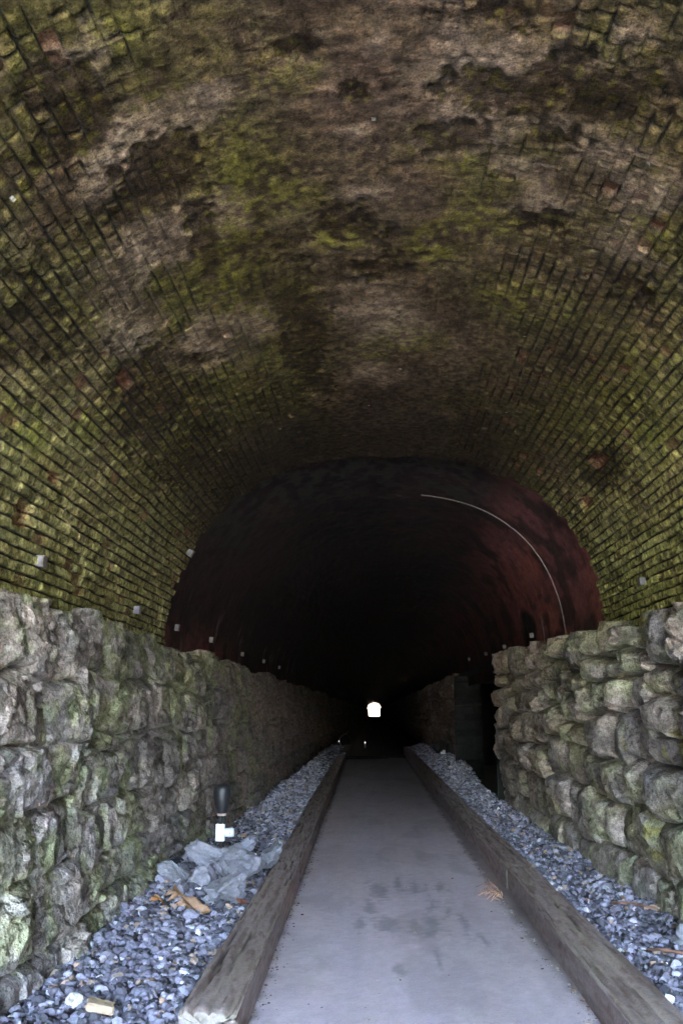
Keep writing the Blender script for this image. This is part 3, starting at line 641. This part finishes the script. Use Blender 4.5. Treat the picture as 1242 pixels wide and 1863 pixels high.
# ------------------------------------------------------------------ floodlight on a stake, left
t = empty('floodlight', (-1.62, 10.6, .12)); tag(t, 'black upward floodlight on a stake with white outlet box, by the green wall', 'floodlight')
bm = bmesh.new(); bm_lathe(bm, [(.052, .47), (.06, .48), (.072, .54), (.086, .62), (.093, .68), (.092, .715), (.084, .745), (.06, .762), (.02, .768)], 28); bm_obj('lamp_housing', bm, M_dark, t, True)
bm = bmesh.new(); bm_lathe(bm, [(.044, .445), (.05, .45), (.05, .468), (.044, .472)], 24); bm_obj('collar', bm, M_copper, t, True)
bm = bmesh.new(); bm_lathe(bm, [(.022, .36), (.022, .45)], 14, (-.012, 0, 0)); bm_lathe(bm, [(.012, .36), (.012, .45)], 12, (.028, .0, 0)); bm_obj('stem', bm, M_dark, t, True)
bm = bmesh.new(); bm_lathe(bm, [(.014, -.1), (.014, .2)], 12, (-.005, .02, 0)); bm_obj('stake', bm, mat_plain('rusty_stake', (.12, .08, .06), .8), t, True)
b = None
bm = bmesh.new(); bm_box(bm, (.095, .06, .175), (-.01, 0, .275), .008); b = bm_obj('outlet_box', bm, M_white, t)
bm = bmesh.new(); bm_box(bm, (.07, .012, .14), (-.01, -.035, .28), .004); bm_obj('lid', bm, M_white, b)
bm = bmesh.new(); bm_lathe(bm, [(.043, 0), (.045, .01), (.045, .085), (.038, .1), (.02, .104)], 20, (.035, -.005, .275), Matrix.Rotation(R(90), 4, 'Y')); p = bm_obj('plug_cover', bm, M_white, t, True)
bm = bmesh.new(); bm_lathe(bm, [(.011, 0), (.011, .004)], 12, (.095, -.049, .272), Matrix.Rotation(R(90), 4, 'X')); bm_obj('latch', bm, M_copper, p)

# twin floodlights on the right mound
t = empty('twin_floodlight', (1.98, 29.2, .42)); tag(t, 'pair of black floodlights either side of a white box, on the right gravel', 'floodlight')
for sx in (-.13, .2):
    bm = bmesh.new(); mt = Matrix.Rotation(R(-50), 4, 'X') @ Matrix.Rotation(R(12 if sx > 0 else -12), 4, 'Y')
    bm_lathe(bm, [(.05, -.1), (.07, -.08), (.09, .06), (.125, .13), (.125, .16), (.1, .165)], 20, (sx, 0, .12), mt); bm_obj('lamp_head', bm, M_dark, t, True)
bm = bmesh.new(); bm_box(bm, (.14, .1, .10), (.03, -.05, .02), .01); bm_box(bm, (.08, .08, .06), (.06, -.05, .09), .01); bm_obj('outlet_box', bm, M_white, t)
bm = bmesh.new(); bm_tube(bm, [(-.13, 0, .1), (-.06, 0, .02), (.1, 0, .02), (.2, 0, .1)], .015); bm_obj('bracket', bm, M_dark, t, True)

# small lit path lights and hoop, far in
for i, (x, y, lab) in enumerate([(-1.68, 47.5, 'tiny lit path light at the left wall, far inside the dark'), (-.42, 46.0, 'tiny lit path light low below the bright exit')]):
    t = empty('path_light', (x, y, 0)); tag(t, lab, 'path light', 'tiny lit path lights')
    bm = bmesh.new(); bm_lathe(bm, [(.02, 0), (.02, .2), (.045, .21), (.045, .22)], 12); bm_obj('post', bm, M_dark, t)
    bm = bmesh.new(); bm_lathe(bm, [(.014, .22), (.022 if i == 0 else .015, .235), (.014, .25), (.006, .254)], 12); bm_obj('lens', bm, M_bulb, t, True)
bm = bmesh.new(); bm_tube(bm, [(.24*math.cos(a), 0, .24+.28*math.sin(a)) for a in np.linspace(-.6, math.pi+.6, 26)], .022); o = bm_obj('pipe_hoop', bm, M_grey, None, True); o.location = (-1.33, 45.0, .1); tag(o, 'faint grey metal hoop standing where the left timbers end', 'hoop')

# ------------------------------------------------------------------ junction boxes on the brick just above the walls
def jbox_proto():
    t = empty('junction_box', (0, 0, 0))
    bm = bmesh.new(); bm_box(bm, (.05, .07, .07), (.022, 0, 0), .006); bm_obj('body', bm, M_grey, t)
    bm = bmesh.new(); bm_box(bm, (.008, .078, .078), (.051, 0, 0), .003)
    for a in (-1, 1): bm_lathe(bm, [(.006, 0), (.006, .004)], 8, (.055, a*.035, a*.035), Matrix.Rotation(R(90), 4, 'Y'))
    bm_obj('lid', bm, M_cond, t)
    return t
def copy_thing(o):
    c = o.copy(); COL.objects.link(c)
    for ch in o.children:
        d = ch.copy(); COL.objects.link(d); d.parent = c
    return c
proto = jbox_proto(); used = [False]
ordn = ['first', 'second', 'third', 'fourth', 'fifth', 'sixth', 'seventh']
def jbox(side, y, z, extra, label):
    o = proto if not used[0] else copy_thing(proto); used[0] = True
    p, n = prof(np.array(s_at(z, side))); p = p+n*extra
    o.location = (p[0]-n[0]*.004, y, p[1]-n[1]*.004)
    o.rotation_euler = (0, -math.atan2(-n[1], -n[0]) if side < 0 else -math.atan2(-n[1], -n[0]), 0)
    tag(o, label, 'junction box', 'junction boxes in a row along the brick')
for i, (y, z) in enumerate([(6.2, 2.62), (8.85, 2.57), (11.2, 2.60), (13.6, 2.63), (16.9, 2.62), (20.2, 2.66), (23.5, 2.68)]):
    jbox(-1, y, z, 0 if y < NEAR_END else .11, ['bright grey junction box on green brick above the left wall, largest and frontmost', 'small pale junction box near the end of the mossy brick, above the left wall'][i] if i < 2 else f'small pale junction box on dark brick above the left wall, {ordn[i-2]} past the mossy vault')
jbox(-1, 10.22, 3.34, 0, 'small grey junction box high up at the ragged left edge of the mossy vault')
for i, (y, z) in enumerate([(8.55, 2.78), (15.3, 2.81), (18.5, 2.84), (21.5, 2.88), (25.2, 2.95)]):
    jbox(1, y, z, 0 if y < NEAR_END else .11, 'pale grey junction box on mossy brick above the right wall' if i == 0 else f'small pale junction box above the right wall and recess, {ordn[i-1]} past the conduit')

# pale conduit bent round the red brick
sp = np.linspace(s_at(2.5, 1), 4.2, 60)
p, n = prof(sp); q = p+n*(.085+.03*sst(.6, 2, 2.6-np.abs(sp-3.66)))[:, None]
bm = bmesh.new(); bm_tube(bm, [(a, 12.65+.06*math.sin(i*.13), c) for i, (a, c) in enumerate(q)], .009, 8)
o = bm_obj('conduit', bm, M_cond, None, True); tag(o, 'thin pale conduit curving up the red brick vault', 'conduit')

# ------------------------------------------------------------------ leaves, sticks, straw, chips
def leaf(loc, size, rz, m, label, seed):
    """a crumpled, lobed dead leaf"""
    r = np.random.default_rng(seed); na, nr = 40, 7
    ang = np.linspace(0, 2*np.pi, na, endpoint=False)
    rad = .5*(.62+.22*np.cos(ang)+.20*np.abs(np.cos(2.5*ang))+.10*np.sin(9*ang+seed)); rad *= 1+r.uniform(-.1, .1, na)
    V = [[0, 0, 0]]
    for i in range(1, nr+1):
        t = i/nr
        for a, q in zip(ang, rad):
            x, y = t*q*math.cos(a)*1.25, t*q*math.sin(a)*.8
            z = .10*math.sin(6*x+seed)+.16*y*y*4-.10*x*x*4+.05*math.sin(13*y+7*x+seed)+.03*abs(math.sin(5*a))*t
            V.append([x*size, y*size, z*size])
    bm = bmesh.new(); vs = [bm.verts.new(v) for v in V]
    for k in range(na):
        bm.faces.new((vs[0], vs[1+k], vs[1+(k+1) % na]))
        for i in range(nr-1):
            a0 = 1+i*na; bm.faces.new((vs[a0+k], vs[a0+na+k], vs[a0+na+(k+1) % na], vs[a0+(k+1) % na]))
    bmesh.ops.solidify(bm, geom=bm.faces[:], thickness=.0015)
    o = bm_obj('leaf', bm, m, None, True); o.location = loc; o.rotation_euler = (r.uniform(.1, .45), r.uniform(-.25, .25), rz)
    return tag(o, label, 'leaf', 'fallen leaves on the left gravel')
leaf((-1.69, 7.84, .225), .13, .8, M_leaf, 'bright orange fallen leaf nearest the stone wall', 1)
leaf((-1.56, 7.98, .23), .24, .9, M_leaf2, 'long curled brown leaf standing beside the bright orange leaf', 2)
leaf((-1.42, 7.74, .205), .27, .1, M_leaf2, 'flat brown leaf lying in front of the large flat-faced rock', 3)
leaf((-1.05, 7.95, .2), .16, 1.3, mat_plain('red_leaf', (.4, .14, .08), .7), 'small reddish leaf stuck between the flat-faced rock and timber', 4)
bm = bmesh.new(); bm_box(bm, (.14, .07, .045), (0, 0, 0), .012); 
for v in bm.verts: v.co += Vector((random.uniform(-.008, .008), random.uniform(-.008, .008), random.uniform(-.006, .006)))
o = bm_obj('wood_chip', bm, M_chip); o.location = (-1.42, 5.33, .16); o.rotation_euler = (.1, .25, .2); tag(o, 'tan block of split wood on the gravel beside the front timber', 'wood chip')
o = rock((-1.60, 5.45, .16), (.11, .13, .06), .3, 955, 'cream coloured flat stone on the gravel near the tan wood chip', (.6, .55, .45)); del o['group']
def twig(pts, r, label):
    bm = bmesh.new(); bm_tube(bm, pts, r, 7); o = bm_obj('twig', bm, M_twig, None, True); tag(o, label, 'twig', 'twigs on the right gravel')
twig([(1.90, 8.30, .14), (2.0, 8.2, .155), (2.12, 8.08, .15), (2.2, 7.98, .16)], [.011, .014, .012, .006], 'reddish twig lying against the foot of the right wall')
twig([(1.76, 6.76, .135), (1.86, 6.68, .15), (1.98, 6.58, .145), (2.12, 6.5, .16)], [.008, .012, .013, .009], 'reddish twig on the open right gravel nearer the front')
bm = bmesh.new()
for i in range(34):
    t = random.random(); x, y = 1.135-.10*random.random()**2, 9.05+.55*t
    a = random.gauss(math.pi*1.05, .55); l = random.uniform(.06, .30)*(1.2-abs(t-.5)); z = .010+random.random()*.04
    d = Vector((math.cos(a)*l*.75, math.sin(a)*l, random.uniform(0, .035)))
    bm_tube(bm, [(x, y, z), (x+d.x*.5, y+d.y*.5, z+d.z+.012), (x+d.x, y+d.y, max(.010, z-.01))], .0026, 4)
o = bm_obj('pine_straw', bm, M_straw); tag(o, 'clump of dry brown pine straw on the path against the right timber', 'straw')
# crumbs of leaf and bark swept along the timbers
r = np.random.default_rng(55); n = 1700
v, fc = rock_verts(n, 1,   .004+.013*r.random(n)**3, r); v[..., 2] *= .5
yy = 4.9+17*r.random(n)**1.7; sd = r.random(n) < .5
xx = np.where(sd, xpl(yy)+np.abs(r.normal(0, .05, n)), xpr(yy)-np.abs(r.normal(0, .05, n)))
k = r.random(n) > .95; xx = np.where(k, xpl(yy)+(xpr(yy)-xpl(yy))*r.random(n), xx)
v = v+np.stack([xx, yy, 0*xx+.002], -1)[:, None, :]
cc = np.array([[.16, .10, .07], [.25, .17, .1], [.5, .42, .3], [.08, .06, .05], [.3, .29, .3]])[r.integers(0, 5, n)]
o = np_mesh('leaf_litter', v.reshape(-1, 3), (fc[None]+(np.arange(n)*v.shape[1])[:, None, None]).reshape(-1, 3), M_grav, np.repeat(cc, v.shape[1], 0), smooth=False)
tag(o, 'crumbs of leaf and bark along both path edges', 'litter', kind='stuff')

# ------------------------------------------------------------------ headwalls and hill, outside the frame but shutting out the sky
def headwall(y, label, k=1.0):
    s = np.linspace(0, ARC, 80); p, n = prof(s); p = p+n*.02
    p[:, 0] = .1+(p[:, 0]-.1)*k; p[:, 1] = 2.2+(p[:, 1]-2.2)*(1-(1-k)*.35)
    inner = [(p[0][0]*(1 if k == 1 else .9), -.13)]+[tuple(a) for a in p]+[(p[-1][0]*(1 if k == 1 else .9), -.13)]
    bm = bmesh.new(); kt = max(range(len(inner)), key=lambda q: inner[q][1])
    for half, xo in ((inner[:kt+1], -61), (inner[kt:], 61)):
        A = [bm.verts.new((x, y, z)) for x, z in half]; B = [bm.verts.new((xo, y, z)) for x, z in half]
        for q in range(len(A)-1): bm.faces.new((A[q], A[q+1], B[q+1], B[q]))
    zt = inner[kt][1]; bm.faces.new([bm.verts.new(c) for c in ((-61, y, zt), (61, y, zt), (61, y, 9.4), (-61, y, 9.4))])
    o = bm_obj('headwall', bm, M_conc); tag(o, label, 'headwall')
headwall(PORTAL-.02, 'stone headwall round the tunnel mouth behind the viewer')
headwall(FAR_END+.02, 'stone headwall round the small bright far mouth of the tunnel', .86)
def hill():
    x = np.concatenate([[-60.01], np.linspace(-60, 60, 41), [60.01]]); y = np.concatenate([[PORTAL-.02], np.linspace(PORTAL+2, FAR_END-2, 60), [FAR_END+.02]])
    X, Y = np.meshgrid(x, y, indexing='ij')
    d = np.minimum(Y-PORTAL, FAR_END-Y)
    Z = 8.0+np.clip(d, 0, 60)*.5*np.clip(1-np.abs(X)/75, 0, 1)+fbm(X*.1, Y*.1, 3, 3)*3*sst(0, 10, d)
    Z[0] = -.2; Z[-1] = -.2
    o = np_mesh('hill', np.stack([X, Y, Z], -1).reshape(-1, 3), grid_faces(len(x), len(y)), M_hill); tag(o, kind='structure')
hill()

# ------------------------------------------------------------------ light
w = bpy.data.worlds.new('World'); sc.world = w; w.use_nodes = True
N = w.node_tree.nodes; L = w.node_tree.links; bg = N['Background']
sky = N.new('ShaderNodeTexSky'); sky.sky_type = 'NISHITA'; sky.sun_disc = False
EL, AZ = 42, 8
sky.sun_elevation = R(EL); sky.sun_rotation = R(AZ); sky.air_density = 1.0; sky.dust_density = 8.0; sky.ozone_density = 1.6
L.new(sky.outputs[0], bg.inputs['Color']); bg.inputs['Strength'].default_value = .15
sd = bpy.data.lights.new('sun', 'SUN'); sd.energy = 3.0; sd.angle = R(.5); sd.color = (1, .94, .85)
so = bpy.data.objects.new('sun', sd); link(so)
dirv = Vector((math.sin(R(AZ))*math.cos(R(EL)), math.cos(R(AZ))*math.cos(R(EL)), math.sin(R(EL))))
so.rotation_euler = dirv.to_track_quat('Z', 'Y').to_euler(); so.location = (0, -20, 40)

# ------------------------------------------------------------------ camera
cd = bpy.data.cameras.new('camera'); cam = bpy.data.objects.new('camera', cd); link(cam)
F = 1750.0
cd.sensor_fit = 'VERTICAL'; cd.sensor_height = 36.0; cd.lens = 36.0*F/1863.0
cd.clip_start = .05; cd.clip_end = 3000
th = math.atan((1294-931.5)/F); yaw = math.atan((680-621)/(F/math.cos(th)))
cam.location = (0, 0, EYE); cam.rotation_euler = (math.pi/2+th, 0, yaw)
sc.camera = cam

sc.render.engine = 'CYCLES'
sc.cycles.use_denoising = True
sc.cycles.max_bounces = 8; sc.cycles.diffuse_bounces = 6
sc.cycles.sample_clamp_indirect = 8
sc.view_settings.view_transform = 'Standard'; sc.view_settings.look = 'None'
sc.view_settings.exposure = EXPOSURE; sc.view_settings.gamma = 1.0
